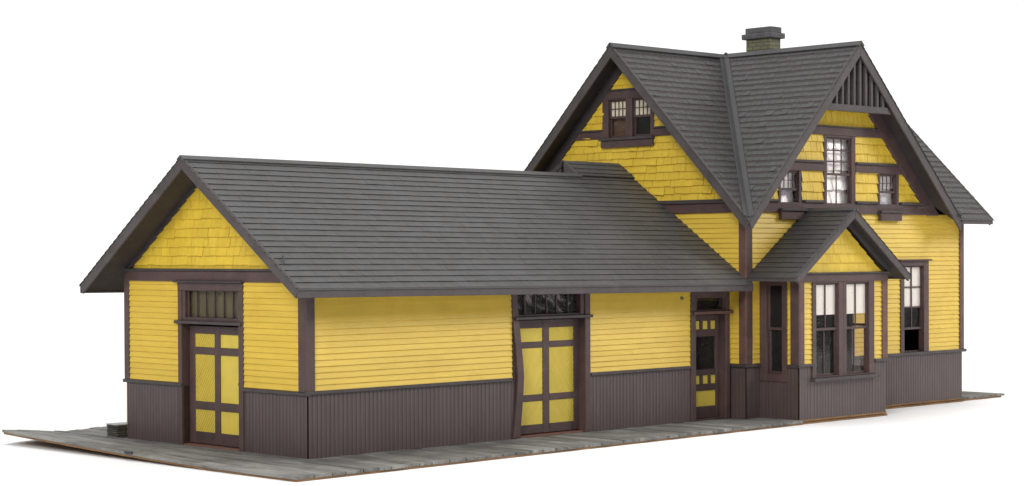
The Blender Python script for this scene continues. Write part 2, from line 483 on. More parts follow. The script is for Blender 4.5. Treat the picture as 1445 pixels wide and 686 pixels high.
board('door_casing', G, 1.587, 3.357, 2.545, 2.672, -.12, .045)
board('door_cap', G, 1.56, 3.42, 2.672, 2.705, -.02, .10, M['dark_trim'])
board('door_ledge', G, 1.60, 3.41, 1.998, 2.05, -.08, .085, M['dark_trim'])
board('threshold', G, 1.703, 3.255, -.005, .028, -.16, .015, M['threshold'])
mb = MB(M['metal']); mb.fb(G, 1.835, 1.86, 1.04, 1.075, -.12, -.07); mb.build('latch', dr)

# ================= freight wing: track side
clap(FR, [rect(.10, 4.36, 1.02, 2.52), rect(6.20, 9.0, 1.02, 2.52), rect(10.02, 10.137, 1.02, 2.5)])
wains(FR, [(0.012, 4.40), (6.256, 8.952)], 0, .985)
for a, b in ((-.058, 4.335), (6.262, 8.948)): board('belt_rail', FR, a, b, .978, 1.035, -.02, .055, M['dark_trim'])
board('corner_board', FR, -.04, .123, 1.018, 2.6, -.02, .042, T)
# loose, warped left casing of the freight door
mb = MB(T)
L = [(4.345, 4.468, 2.47), (4.345, 4.470, 2.30), (4.365, 4.50, 2.05), (4.385, 4.53, 1.85), (4.425, 4.56, 1.6), (4.455, 4.60, 1.3), (4.475, 4.62, 1.05), (4.46, 4.605, .8), (4.42, 4.575, .5), (4.385, 4.54, .2), (4.355, 4.53, .02)]
nn = [.035, .035, .04, .05, .06, .07, .07, .06, .05, .045, .04]
for k in range(len(L) - 1):
    (a, b, z), (a2, b2, z2) = L[k], L[k + 1]; a -= nn[k] - .035; b -= nn[k] - .035; a2 -= nn[k + 1] - .035; b2 -= nn[k + 1] - .035
    mb.solid([FR.p(a, z, nn[k] - .04), FR.p(b, z, nn[k] - .04), FR.p(b, z, nn[k]), FR.p(a, z, nn[k])],
             [FR.p(a2, z2, nn[k + 1] - .04), FR.p(b2, z2, nn[k + 1] - .04), FR.p(b2, z2, nn[k + 1]), FR.p(a2, z2, nn[k + 1])])
o = mb.build('door_casing', depot); o['label'] = 'warped door casing bowing away from the wall'
board('door_casing', FR, 4.40, 4.475, 0, 2.45, -.16, .01)
board('door_casing', FR, 6.12, 6.25, 0, 2.52, -.16, .042)
board('door_ledge', FR, 4.386, 6.276, 2.002, 2.052, -.08, .09, M['dark_trim'])
transom(FR, 4.49, 6.02, 2.09, 2.46, (4.475, 6.12, 2.05, 2.50), (4.71, 4.966, 5.233, 5.483, 5.763), 'glass', .05, 'dark_film', .012)
dr = leaf(FR, 'freight_door', 4.45, 6.128, .045, 1.985, [(4.62, 5.228), (5.385, 5.992)], [(.2, .595), (.712, 1.506), (1.615, 1.846)], -.12)
cells = [(a, b, c, d) for a, b in ((4.62, 5.228), (5.385, 5.992)) for c, d in ((.2, .595), (.712, 1.506), (1.615, 1.846))]
door_panels(dr, FR, cells, -.145, [1, 1, 1, -1, -1, -1])
board('threshold', FR, 4.475, 6.12, -.005, .032, -.2, .0, M['threshold'])

# office door beside the house
mb = MB(T); n = -.12
u0, u1 = 9.20, 9.945
for a, b in ((u0, 9.25), (9.845, u1)): mb.fb(FR, a, b, .03, 1.955, n - .05, n)
for c, d in ((.03, .25), (.539, .666), (.825, .941), (1.552, 1.685), (1.841, 1.955)): mb.fb(FR, 9.25, 9.845, c, d, n - .05, n - .003)
for c, d in ((.666, .825), (1.685, 1.841)):
    for a, b in ((9.393, 9.475), (9.625, 9.703)): mb.fb(FR, a, b, c, d, n - .05, n - .003)
dr = mb.build('office_door', depot, .006)
lites = [(a, b, c, d) for c, d in ((.666, .825), (1.685, 1.841)) for a, b in ((9.25, 9.393), (9.475, 9.625), (9.703, 9.845))]
door_panels(dr, FR, lites + [(9.25, 9.845, .25, .539)], n - .025, [0] * 7)
mb = MB(M['glass']); mb.fb(FR, 9.24, 9.855, .93, 1.56, n - .03, n - .024); mb.build('pane', dr)
for a, b in ((8.952, 9.088), (9.945, 10.066)): board('door_casing', FR, a, b, 0, 2.52, -.17, .042)
board('door_casing', FR, 9.088, 9.945, 2.275, 2.52, -.12, .038)
board('door_ledge', FR, 8.99, 10.12, 1.972, 2.03, -.1, .09, M['edge'])
transom(FR, 9.13, 9.88, 2.06, 2.272, (9.088, 9.945, 2.03, 2.275), (), 'glass', .06)
board('threshold', FR, 9.088, 9.945, -.005, .03, -.2, .0, T)

mb = MB(Y); mb.box(.0, .05, 4.897, 4.93, .28, .955); mb.build('edge_strip', depot)
# back and floor of the wing
mb = MB(Y, IN); siding(mb, FB, rect(0.0, XH, .1, 2.75)); mb.build('clapboard_wall', depot)

# ================= house walls
def zA(y): return 3.722 + 1.0116 * (y + .834)           # front slope over the left gable
def zE(y): return 7.225 - 1.0 * (y - 2.619)             # back slope
def zB(x): return 3.722 + 1.0116 * (x - 9.657)          # left slope of the front gable
def zC(x): return 7.235 - .9674 * (x - 13.13)
def zD(y): return 3.82 + .9858 * (y + .835)

clap(HS, [rect(-.25, .005, 1.01, 2.6), rect(-.25, 5.6, 2.2, 3.88)])
wains(HS, [(-.356, .0)], 0, .97)
board('belt_rail', HS, -.41, .0, .965, 1.022, -.02, .055, M['dark_trim'])
board('corner_board', HS, -.396, -.224, 1.022, 3.75, -.02, .04, M['edge'])
board('corner_board', HF, XH + .0, 10.30, 1.022, 3.75, -.02, .042, T)
clap(HF, [rect(10.27, 10.60, 1.01, 2.72), rect(10.27, 15.13, 2.72, 3.88), rect(13.2, 15.13, 1.01, 2.72), rect(16.12, 17.32, 1.01, 3.88), rect(15.13, 16.12, 2.93, 3.88)])
wains(HF, [(XH + .012, 10.60), (13.2, 17.407)], 0, .98)
board('belt_rail', HF, XH - .05, 10.60, .966, 1.022, -.02, .055, M['dark_trim'])
board('belt_rail', HF, 13.2, 17.52, .98, 1.04, -.02, .06, M['dark_trim'])
board('corner_board', HF, 17.30, 17.45, 1.04, 3.75, -.02, .042, M['edge'])
clap(HE, [rect(YH, 5.6, 0, 3.88)]); clap(HB, [rect(XH, XE, 0, 3.88)])
# gable peaks of the far sides
mb = MB(Y, IN); siding(mb, HE, [(YH, 3.88), (5.6, 3.88), (2.62, 6.95)]); mb.build('clapboard_wall', depot)

# second-floor bands
gboard(HS, 'side', -.39, 5.6, 3.868, 4.05, -.06, .05, T)
gboard(HS, 'side', -.40, 5.6, 4.05, 4.125, -.06, .085, M['dark_trim'])
gboard(HF, 'front', 10.1, 17.41, 3.868, 4.075, -.06, .05, T)

# ================= left gable of the house
wl = .42      # drop from the roof surface to the visible shingles
def rk(u):
    return (zA(u) if u < 2.619 else zE(u)) - wl
def ru_l(z): return 2.619 + (7.225 - (z + wl)) / 1.0
def ru_r(z): return (z + wl - 3.722) / 1.0116 - .834
polys = [
    [(ru_r(4.12), 4.12), (ru_l(4.12), 4.12), (ru_l(5.21), 5.21), (ru_r(5.21), 5.21)],
    [(3.2, 5.21), (ru_l(5.21), 5.21), (ru_l(5.42), 5.42), (3.2, 5.42)],
    [(1.92, 5.21), (ru_r(5.21), 5.21), (ru_r(5.42), 5.42), (1.92, 5.42)],
    [(3.2, 5.55), (ru_l(5.55), 5.55), (3.2, zE(3.2) - wl)],
    [(1.92, 5.55), (ru_r(5.55), 5.55), (1.92, zA(1.92) - wl)],
    [(ru_r(6.35), 6.35), (ru_l(6.35), 6.35), (2.619, 6.80)]]
shake(HS, polys, 4.10, .146, .12, .30, .032, .015, lift=.022)
gboard(HS, 'side', 1.95, 3.25, 6.175, 6.33, -.06, .045, T)
gboard(HS, 'side', 1.75, 3.45, 6.33, 6.36, -.06, .07, M['dark_trim'])
for a, b in ((3.25, 4.05), (1.2, 1.882)):
    gboard(HS, 'side', a, b, 5.39, 5.54, -.06, .045, T); gboard(HS, 'side', a, b, 5.54, 5.575, -.06, .075, M['dark_trim'])
rake_board(HS, [(-.34, zA(-.34) - .1), (2.619, 7.12)], .34, -.02, .055, lo=3.9)
rake_board(HS, [(ru_l(3.3), 3.3 + wl - .1), (2.619, 7.12)], .34, -.02, .055)
w = window(HS, 2.655, 3.06, 5.44, 6.12, 5.805, .03, 4, 2, 1, (2.56, 3.25, 5.40, 6.175), mun=.015, shade=('cream_shade', 5.80), lshade=('brown_shade', 5.42, 5.80))
w['label'] = 'gable window with white shade above and brown shade below'
window(HS, 2.005, 2.42, 5.44, 6.12, 5.805, .03, 4, 2, 1, (1.882, 2.555, 5.40, 6.175), mun=.015, shade=('cream_shade', 5.80))
mb = MB(M['dark_trim']); mb.fb(HS, 1.865, 3.275, 5.345, 5.40, -.02, .13); si = mb.build('window_sill', depot, .008)
mb = MB(T); mb.fb(HS, 1.885, 3.25, 5.205, 5.345, -.02, .09); mb.build('apron', si, .008)

# ================= front gable of the house
wf = .50
def fu_l(z): return 9.657 + (z + wf - 3.722) / 1.0116
def fu_r(z): return 13.13 + (7.235 - (z + wf)) / .9674
polys = [
    [(11.84, 4.12), (12.56, 4.12), (12.56, 4.71), (11.84, 4.71)],
    [(13.55, 4.12), (14.35, 4.12), (14.35, 4.71), (13.55, 4.71)],
    [(fu_l(4.12) - .1, 4.12), (11.12, 4.12), (11.12, 4.71), (fu_l(4.71) - .1, 4.71)],
    [(15.05, 4.12), (fu_r(4.12) + .1, 4.12), (fu_r(4.71) + .1, 4.71), (15.05, 4.71)],
    [(fu_l(4.89) - .1, 4.89), (12.56, 4.89), (12.56, 5.42), (fu_l(5.42) - .1, 5.42)],
    [(13.55, 4.89), (fu_r(4.89) + .1, 4.89), (fu_r(5.42) + .1, 5.42), (13.55, 5.42)],
    [(fu_l(5.57) - .1, 5.57), (fu_r(5.57) + .1, 5.57), (13.13, 7.0)]]
shake(HF, polys, 4.10, .196, .08, .20, .036, .014, lift=.01)
gboard(HF, 'front', 11.2, 15.2, 5.407, 5.565, -.06, .05, T, off=.49)
gboard(HF, 'front', 11.5, 14.8, 5.565, 5.59, -.06, .07, M['dark_trim'], off=.49)
for a, b, c in ((11.0, 12.532, 11.0), (13.565, 15.4, 15.4)):
    gboard(HF, 'front', a, b, 4.69, 4.855, -.06, .048, T, off=.49); gboard(HF, 'front', a, b, 4.855, 4.90, -.06, .085, M['dark_trim'], off=.49)
for a, b in ((11.87, 12.55), (13.56, 14.33), (15.09, 16.1), (10.3, 11.09)):
    gboard(HF, 'front', a, b, 4.075, 4.125, -.06, .09, M['dark_trim'], off=.49)
rake_board(HF, [(10.15, zB(10.15) - .12), (13.13, zB(13.13) - .12)], .40, -.02, .065, mat=T, lo=3.86)
rake_board(HF, [(16.45, zC(16.45) - .12), (13.13, zC(13.13) - .12)], .40, -.02, .065, mat=T, lo=3.86)
w = window(HF, 12.655, 13.40, 3.965, 5.335, 4.645, .012, 3, 3, 2, (12.532, 13.565, 3.90, 5.407), mun=.024)
film(HF, 12.645, 13.50, 3.94, 5.35, .064, w)
w['label'] = 'tall centre window of the front gable backed with crumpled white film'
for (a, b, c0, c1) in ((11.19, 11.71, 11.10, 11.815), (14.425, 14.955, 14.34, 15.056)):
    w = window(HF, a, b, 3.975, 4.645, 4.325, .012, 4, 2, 1, (c0, c1, 3.945, 4.69), mun=.012, stile=.02)
    film(HF, a - .01, b + .05, 3.96, 4.66, .064, w)
    mb = MB(M['dark_trim']); mb.fb(HF, c0 - .02, c1 + .09, 3.905, 3.95, -.02, .14); mb.build('sill', w, .008)
    mb = MB(T); mb.fb(HF, c0 + .02, c1 + .03, 3.742, 3.905, -.02, .10); mb.build('apron', w, .008)

# lower front window, bottom sash pushed up
w = window(HF, 15.275, 15.93, 1.06, 2.79, 1.53, .04, 2, 3, 2, (15.125, 16.133, 1.04, 2.925), lower_glass=False, shade=('white_shade', 1.955), mun=.03, stile=.025, head_cap=.03)
w['label'] = 'window with white shade and open black bottom half'

# ================= bay
clap(BS, [rect(-1.13, -.99, 1.0, 2.72), rect(-.40, -.356, 1.0, 2.72)])
wains(BS, [(-1.245, -.356)], 0, .70); wains(BS, [(-1.245, -1.0)], .70, .975)
board('belt_rail', BS, -1.30, -1.012, .97, 1.024, -.02, .055, M['dark_trim'])
board('corner_board', BS, -1.297, -1.093, 1.024, 2.72, -.02, .04, T)
window(BS, -.862, -.56, .872, 2.49, 1.685, .05, 1, 1, 1, (-1.014, -.372, .695, 2.6), stile=.035)
clap(BF, [rect(10.66, 11.0, 1.01, 2.72), rect(12.88, 13.23, 1.01, 2.72)])
wains(BF, [(XB0 + .012, 10.96), (12.915, XB1)], 0, .985); wains(BF, [(10.96, 12.915)], 0, .72)
board('belt_rail', BF, XB0 - .055, 10.955, .985, 1.036, -.02, .06, M['dark_trim'])
board('belt_rail', BF, 12.93, XB1 + .06, .99, 1.046, -.02, .06, M['dark_trim'])
board('corner_board', BF, XB0 - .0, 10.706, 1.03, 2.6, -.02, .042, M['edge'])
board('corner_board', BF, 13.19, XB1 + .04, 1.04, 2.6, -.02, .042, M['edge'])
for (a, b, c0, c1) in ((11.10, 11.745, 10.955, 11.92), (12.05, 12.72, 11.922, 12.919)):
    window(BF, a, b, .815, 2.50, 1.665, .03, 2, 1, 2, (c0, c1, .757, 2.56), shade=('white_shade', 1.935), mun=.026, stile=.03)
board('window_sill', BF, 10.925, 12.995, .697, .757, -.02, .12, M['dark_trim'])
board('frieze_board', BF, 10.50, 13.36, 2.556, 2.70, -.06, .055, T)
board('frieze_board', BF, 10.48, 13.38, 2.70, 2.735, -.06, .085, M['dark_trim'])
# right flank of the bay, with its own window seen through the front panes
clap(BR, [rect(-1.20, -1.0, 1.0, 2.72), rect(-.40, -.356, 1.0, 2.72)])
wains(BR, [(-1.257, -.356)], 0, .70); wains(BR, [(-1.257, -1.0)], .70, .975)
window(BR, -.862, -.53, .872, 2.49, 1.685, .05, 1, 1, 1, (-1.014, -.372, .695, 2.6), stile=.035)
board('corner_board', BR, -1.297, -1.11, 1.0, 2.7, -.02, .04, T)
# bay gable
xc = 11.965
shake(BF, [[(10.75, 2.73), (13.18, 2.73), (xc, 3.62)]], 2.735, .178, .08, .15, .03, .006, lift=0, gap=.0012)

# ================= roofs
def slope(mb, poly, pl, up, step, v_or_xy, wmin=.10, wmax=.30, thick=.016, slab=.12, slabpoly=None, jit=.0035, lift=.0, gap=.0010):
    """one roof slope: plan polygon on the plane z = a x + b y + c, shingled on top, boarded below"""
    a, b, c = pl
    z = lambda x, y: a * x + b * y + c
    Vv = Vector((up[0], up[1], a * up[0] + b * up[1])).normalized()
    Uh = Vector((up[1], -up[0], a * up[1] - b * up[0])).normalized()
    N = Uh.cross(Vv).normalized()
    if N.z < 0: N = -N
    ox, oy = v_or_xy
    F = Frame(Vector((ox, oy, z(ox, oy))) - N * .03, Uh, Vv, N)
    pts = [((Vector((x, y, z(x, y))) - F.O).dot(F.U), (Vector((x, y, z(x, y))) - F.O).dot(F.V)) for x, y in poly]
    cx = sum(p[0] for p in poly) / len(poly); cy = sum(p[1] for p in poly) / len(poly)
    planes = []
    for i in range(len(poly)):
        (x0, y0), (x1, y1) = poly[i], poly[(i + 1) % len(poly)]
        no = Vector((y1 - y0, -(x1 - x0), 0)).normalized()
        if no.dot(Vector((cx - x0, cy - y0, 0))) > 0: no = -no
        planes.append((Vector((x0, y0, 0)), no))
    # ragged rake and eave edges: let whole shingles run a hair past the outline
    shingles(mb, F, pts, step, 0., wmin, wmax, thick, 0, jit, lift, planes=planes, gap=gap)
    sp = slabpoly or poly
    mb.solid([(x, y, z(x, y) - .032) for x, y in sp], [(x, y, z(x, y) - .032 - slab) for x, y in sp], 1)

def barge(F, pts, h, t0, t1, parent, name='bargeboard', mat=None, square=.07):
    """board along a rake; pts from eave to ridge, square-cut at the eave"""
    (u0, v0), (u1, v1) = pts
    s = 1 if u1 > u0 else -1
    mb = MB(mat or M['barge'])
    mb.fpoly(F, [(u0, v0), (u1, v1), (u1, v1 - h), (u0 + s * square, v0 + square * abs((v1 - v0) / (u1 - u0)) - h)], t0, t1)
    return mb.build(name, parent, .008)

def cap_strip(p0, p1, down, w, t, parent, name, mat):
    """flat board lying along p0-p1, w wide in direction down"""
    p0, p1, d = Vector(p0), Vector(p1), Vector(down).normalized()
    n = (p1 - p0).cross(d).normalized()
    if n.z < 0: n = -n
    mb = MB(mat)
    a = [p0, p1, p1 + d * w, p0 + d * w]
    mb.solid([p - n * .03 for p in a], [p + n * t for p in a])
    return mb.build(name, parent, .004)

# --- freight roof
SL, m_w, de, dx, ym = -.0078, .694, .5325, .585, 2.451
zf0 = 2.632
front = (SL, m_w, zf0 + m_w * de); zfr = lambda x, y: SL * x + m_w * (y + de) + zf0
back = (SL, -m_w, zf0 + m_w * (2 * ym + de))
mb = MB(M['roof'], M['soffit'])
slope(mb, [(-dx - .02, -de - .02), (10.15, -de - .02), (10.137, ym), (-dx - .02, ym)], front, (0, 1), .158, (0, -de), slabpoly=[(-dx + .03, -de + .02), (10.15, -de + .02), (10.137, ym), (-dx + .03, ym)])
front2 = (SL, m_w, front[2] + .04)
slope(mb, [(8.60, ym - .06), (10.137, ym - .06), (10.137, 2.815), (8.48, 2.815)], front2, (0, 1), .158, (0, -de), slab=.012)
slope(mb, [(-dx - .02, ym), (10.137, ym), (10.137, WF + de + .02), (-dx - .02, WF + de + .02)], back, (0, -1), .158, (0, WF + de), slabpoly=[(-dx + .03, ym), (10.137, ym), (10.137, WF + de - .02), (-dx + .03, WF + de - .02)])
back2 = (SL, -m_w, zfr(0, 2.815) + .04 + m_w * 2.815)
slope(mb, [(8.48, 2.815), (10.137, 2.815), (10.137, 5.9), (8.48, 5.9)], back2, (0, -1), .158, (0, 2.815))
roof1 = mb.build('freight_roof', depot)
RB = wall_x(-dx + .0)
barge(RB, [(-de, zfr(-dx, -de) - .012), (ym, zfr(-dx, ym) - .012)], .205, -.045, .0, roof1)
barge(RB, [(WF + de, zfr(-dx, -de) - .012), (ym, zfr(-dx, ym) - .012)], .205, -.045, .0, roof1)
def eave_board(pts, h, out, parent, mat=None):
    """fascia below the eave between two 3-D points, out = horizontal direction away from the roof"""
    p, q = Vector(pts[0]), Vector(pts[1]); o = Vector(out); d = Vector((0, 0, h))
    mb = MB(mat or M['barge'])
    mb.solid([p, q, q - d, p - d], [p + o, q + o, q + o - d, p + o - d]); return mb.build('fascia', parent, .006)
eave_board([(-dx, -de + .035, zfr(-dx, -de) - .012), (10.155, -de + .035, zfr(10.155, -de) - .012)], .145, (0, -.035, 0), roof1)
eave_board([(-dx, WF + de - .035, zfr(-dx, -de) - .012), (10.13, WF + de - .035, zfr(10.1, -de) - .012)], .145, (0, .035, 0), roof1)
cap_strip((-dx - .02, ym, zfr(-dx, ym) + .0), (8.60, ym, zfr(8.6, ym) + .0), (0, -1, -m_w), .11, .012, roof1, 'ridge_board', M['roof'])
cap_strip((-dx - .02, ym, zfr(-dx, ym) + .0), (8.60, ym, zfr(8.6, ym) + .0), (0, 1, -m_w), .11, .012, roof1, 'ridge_board', M['roof'])
# end boards of the short raised part
RE = wall_x(8.5); zpk = zfr(8.5, 2.815) + .04
for s in (-1, 1):
    e = .9 if s > 0 else .40; u = 2.815 + s * e
    mb = MB(M['barge']); mb.fpoly(RE, [(2.815 + s * .012, zpk - .015), (u, zpk - e * m_w - .015), (u, zpk - e * m_w - .35), (2.815 + s * .05, zpk - .30)], -.05, .0)
    mb.build('end_board', roof1, .006)
mb = MB(M['soffit']); mb.fpoly(RE, [(2.815, zpk - .06), (3.3, zpk - .44), (2.38, zpk - .44)], -.09, -.06); mb.build('end_board', roof1)

# --- house roof
XV = 16.66
mb = MB(M['roof2'], M['soffit'])
kw = dict(step=.163, wmin=.08, wmax=.22, lift=.006, jit=.010, thick=.013, gap=.0045)
def sl(poly, pl, up, o, sp=None): slope(mb, poly, pl, up, v_or_xy=o, slabpoly=sp, **kw)
A = (0, 1.0116, 3.722 + 1.0116 * .834); B = (1.0116, 0, 3.722 - 1.0116 * 9.657)
C_ = (-.9674, 0, 7.235 + .9674 * 13.13); D_ = (0, .9858, 3.82 + .9858 * .835); E_ = (0, -1.0, 7.225 + 2.619)
sl([(9.637, -.854), (13.115, 2.619), (9.637, 2.619)], A, (0, 1), (9.65, -.834), [(9.69, -.80), (13.115, 2.619), (9.69, 2.619)])
sl([(9.637, -.855), (13.13, -.855), (13.13, 2.63)], B, (1, 0), (9.657, 0), [(9.69, -.80), (13.13, -.80), (13.13, 2.63)])
sl([(13.13, -.855), (XV, -.855), (13.13, 2.63)], C_, (-1, 0), (XV, 0), [(13.13, -.80), (XV - .02, -.80), (13.13, 2.63)])
sl([(XV - .03, -.86), (17.915, -.86), (17.915, 2.619), (13.13, 2.619)], D_, (0, 1), (0, -.835), [(XV - .02, -.81), (17.86, -.81), (17.86, 2.619), (13.13, 2.619)])
sl([(9.637, 2.619), (17.915, 2.619), (17.915, 6.05), (9.637, 6.05)], E_, (0, -1), (0, 6.07), [(9.69, 2.619), (17.86, 2.619), (17.86, 6.05), (9.69, 6.05)])
roof2 = mb.build('house_roof', depot)
LG = wall_x(9.657); FG = wall_y(-.835); RG = wall_x(17.89, 1)
barge(LG, [(-.834, 3.71), (2.619, 7.205)], .26, -.045, .0, roof2, square=.09)
barge(LG, [(6.05, zE(6.05) - .01), (2.619, 7.205)], .26, -.045, .0, roof2, square=.09)
barge(FG, [(9.657, 3.71), (13.13, 7.225)], .27, -.045, .0, roof2, square=.09)
barge(FG, [(XV + .045, zC(XV + .045) - .01), (13.13, 7.225)], .27, -.045, .0, roof2, square=.05)
barge(RG, [(-.835, 3.81), (2.619, 7.205)], .22, -.045, .0, roof2)
barge(RG, [(6.05, zE(6.05) - .01), (2.619, 7.205)], .22, -.045, .0, roof2)
eave_board([(XV, -.80, 3.815), (17.88, -.80, 3.815)], .13, (0, -.035, 0), roof2)
# flat boards along the ridges and in the valleys
rz = 7.225
for dn in ((0, -1, -1.0116), (0, 1, -1.0)):
    cap_strip((9.637, 2.619, rz + .004), (13.13, 2.619, rz + .004), dn, .13, .014, roof2, 'ridge_board', M['roof2'])
    cap_strip((13.13, 2.619, rz + .004), (17.91, 2.619, rz + .004), dn, .13, .014, roof2, 'ridge_board', M['roof2'])
for dn in ((-1, 0, -1.0116), (1, 0, -.9674)):
    cap_strip((13.13, -.86, rz + .014), (13.13, 2.60, rz + .008), dn, .13, .014, roof2, 'ridge_board', M['roof2'])
vp0, vp1 = Vector((9.70, -.79, zA(-.79))), Vector((13.13, 2.619, rz))
up = Vector((0, 0, .004))
vd = (vp1 - vp0).normalized(); vp1 = vp1 - vd * .16
for d in (Vector((-1, 0, 0)), Vector((0, -1, 0))):
    # width direction inside each slope, square to the valley line
    base = Vector((-1, 0, 0)) if d.x else Vector((0, -1, 0))
    wdir = base - vd * base.dot(vd)
    cap_strip(vp0 + up, vp1 + up, wdir, .105, .004, roof2, 'valley_board', M['flash'])
vq0, vq1 = Vector((XV - .02, -.82, zD(-.82))), Vector((13.13, 2.619, rz)); vd = (vq1 - vq0).normalized()
for base in (Vector((1, 0, 0)), Vector((0, -1, 0))):
    cap_strip(vq0 + up, vq1 + up, base - vd * base.dot(vd), .11, .006, roof2, 'valley_board', M['flash'])

# --- slatted screen in the front gable
mb = MB(M['barge'])
for k in range(10):
    u = 12.235 + k * .192
    top = (zB(u) if u < 13.13 else zC(u)) - .2
    mb.solid([FG.p(u - .035, 5.96, -.11), FG.p(u + .035, 5.96, -.11), FG.p(u + .035, 5.96, -.05), FG.p(u - .035, 5.96, -.05)],
             [FG.p(u - .035, top, -.11), FG.p(u + .035, top, -.11), FG.p(u + .035, top, -.05), FG.p(u - .035, top, -.05)])
scr = mb.build('gable_screen', depot, .006)
mb = MB(M['soffit']); mb.fpoly(FG, [(12.0, 5.99), (14.2, 5.99), (13.13, 7.06)], -.24, -.20); mb.build('backing', scr)
mb = MB(M['barge']); mb.fpoly(FG, [(11.93, 5.855), (14.23, 5.855), (14.10, 5.985), (12.06, 5.985)], -.12, -.046); mb.build('beam', scr, .006)

# --- bay roof
zb = lambda x: 2.685 + .6955 * ((x - 10.14) if x < xc else (13.79 - x))
mb = MB(M['roof2'], M['soffit'])
kb = dict(step=.152, wmin=.10, wmax=.30, jit=.008)
slope(mb, [(10.12, -1.555), (xc, -1.555), (xc, YH), (10.12, YH)], (.6955, 0, 2.685 - .6955 * 10.14), (1, 0), v_or_xy=(10.14, 0), slab=.07, slabpoly=[(10.17, -1.50), (xc, -1.50), (xc, YH), (10.17, YH)], **kb)
slope(mb, [(xc, -1.555), (13.81, -1.555), (13.81, YH), (xc, YH)], (-.6955, 0, 2.685 + .6955 * 13.79), (-1, 0), v_or_xy=(13.79, 0), slab=.07, slabpoly=[(xc, -1.50), (13.76, -1.50), (13.76, YH), (xc, YH)], **kb)
roof3 = mb.build('bay_roof', depot)
BG = wall_y(-1.54)
barge(BG, [(10.14, 2.675), (xc, zb(xc) - .01)], .185, -.045, .0, roof3, square=.07)
barge(BG, [(13.79, 2.675), (xc, zb(xc) - .01)], .185, -.045, .0, roof3, square=.07)
eave_board([(10.175, -1.53, 2.672), (10.175, YH - .02, 2.672)], .095, (-.035, 0, 0), roof3)
eave_board([(13.755, -1.53, 2.672), (13.755, YH - .02, 2.672)], .095, (.035, 0, 0), roof3)
for dn in ((-1, 0, -.6955), (1, 0, -.6955)):
    cap_strip((xc, -1.56, zb(xc) + .004), (xc, YH - .03, zb(xc) + .004), dn, .10, .012, roof3, 'ridge_board', M['roof2'])
rake_board(BF, [(10.45, zb(10.45) - .10), (xc, zb(xc) - .10)], .16, -.02, .05)
rake_board(BF, [(13.48, zb(13.48) - .10), (xc, zb(xc) - .10)], .16, -.02, .05)

# --- little marks on the model: slivers, a dark smear, a chip and a dark speck
def sliver(p, q, w, mat, parent, name='splinter_and_smear'):
    p, q = Vector(p), Vector(q); d = (q - p).normalized(); a = d.cross(Vector((.3, -.9, .3))).normalized() * w; b = d.cross(a).normalized() * w
    mb = MB(mat); mb.solid([p + a, p + b, p - a, p - b], [q + a * .3, q + b * .3, q - a * .3, q - b * .3]); mb.build(name, parent)
sliver((-.36, .12, 3.105), (-.47, -.05, 2.985), .018, M['metal'], roof1)  # dark smear on the freight roof, drawn as a thin sliver
sliver((17.86, .36, 5.05), (17.99, .16, 5.02), .008, M['white_shade'], roof2)
sliver((17.88, .14, 4.83), (18.00, .05, 4.72), .007, M['white_shade'], roof2)
sliver((15.55, -.50, 4.02), (15.98, -.62, 4.05), .02, M['soffit'], roof2)
mb = MB(M['olive']); mb.solid([FR.p(8.71 + .045 * math.cos(k * .785), 2.285 + .035 * math.sin(k * .785), .005) for k in range(8)], [FR.p(8.71 + .04 * math.cos(k * .785), 2.285 + .03 * math.sin(k * .785), .034) for k in range(8)])
mb.build('dark_speck', depot)  # dark speck on the clapboards, built as a small disc

# --- chimney
mb = MB(M['brick']); mb.box(13.25, 13.58, 1.48, 2.12, 6.7, 7.50); ch = mb.build('chimney', depot, .006)
mb = MB(M['cap']); mb.box(13.18, 13.65, 1.41, 2.19, 7.50, 7.61); mb.build('chimney_cap', ch, .012)
mb = MB(M['cap']); mb.box(13.235, 13.595, 1.46, 2.135, 7.612, 7.735); mb.build('chimney_cap', ch, .012)

# --- insides that show through the glass
mb = MB(IN)
mb.box(.1, 17.3, .13, 4.79, .0, .02); mb.box(10.25, 17.3, -.25, .13, 0, .02); mb.box(10.68, 13.22, -1.15, -.25, 0, .02)
mb.build('interior_floor', depot)
mb = MB(IN); mb.box(10.24, 17.3, 1.3, 1.36, .02, 3.84); mb.box(14.2, 14.26, -.25, 1.3, .02, 3.84); mb.build('interior_partition', depot)
mb = MB(IN); mb.box(10.24, 17.3, -.25, 5.5, 3.84, 3.89); mb.build('added_ceiling', depot)  # unseen dark slab, added to block light inside the house
mb = MB(IN); mb.box(.12, 10.0, 1.3, 1.36, .02, 2.55); mb.build('interior_partition', depot)
mb = MB(IN); mb.box(12.0, 12.06, .45, 4.6, 3.9, 4.7); mb.build('interior_partition', depot)

# --- brown plate the walls stand on
mb = MB(M['wood'])
mb.solid([(XB0 + .02, YB - .02, -.04), (XB1 + .02, YB - .02, -.04), (XB1 + .02, YH - .02, -.04), (XE - .02, YH - .02, -.04), (XE - .02, 5.55, -.04), (XB0 + .02, 5.55, -.04)],
         [(XB0 + .02, YB - .02, -.001), (XB1 + .02, YB - .02, -.001), (XB1 + .02, YH - .02, -.001), (XE - .02, YH - .02, -.001), (XE - .02, 5.55, -.001), (XB0 + .02, 5.55, -.001)])
mb.build('base_plate', depot, .004)

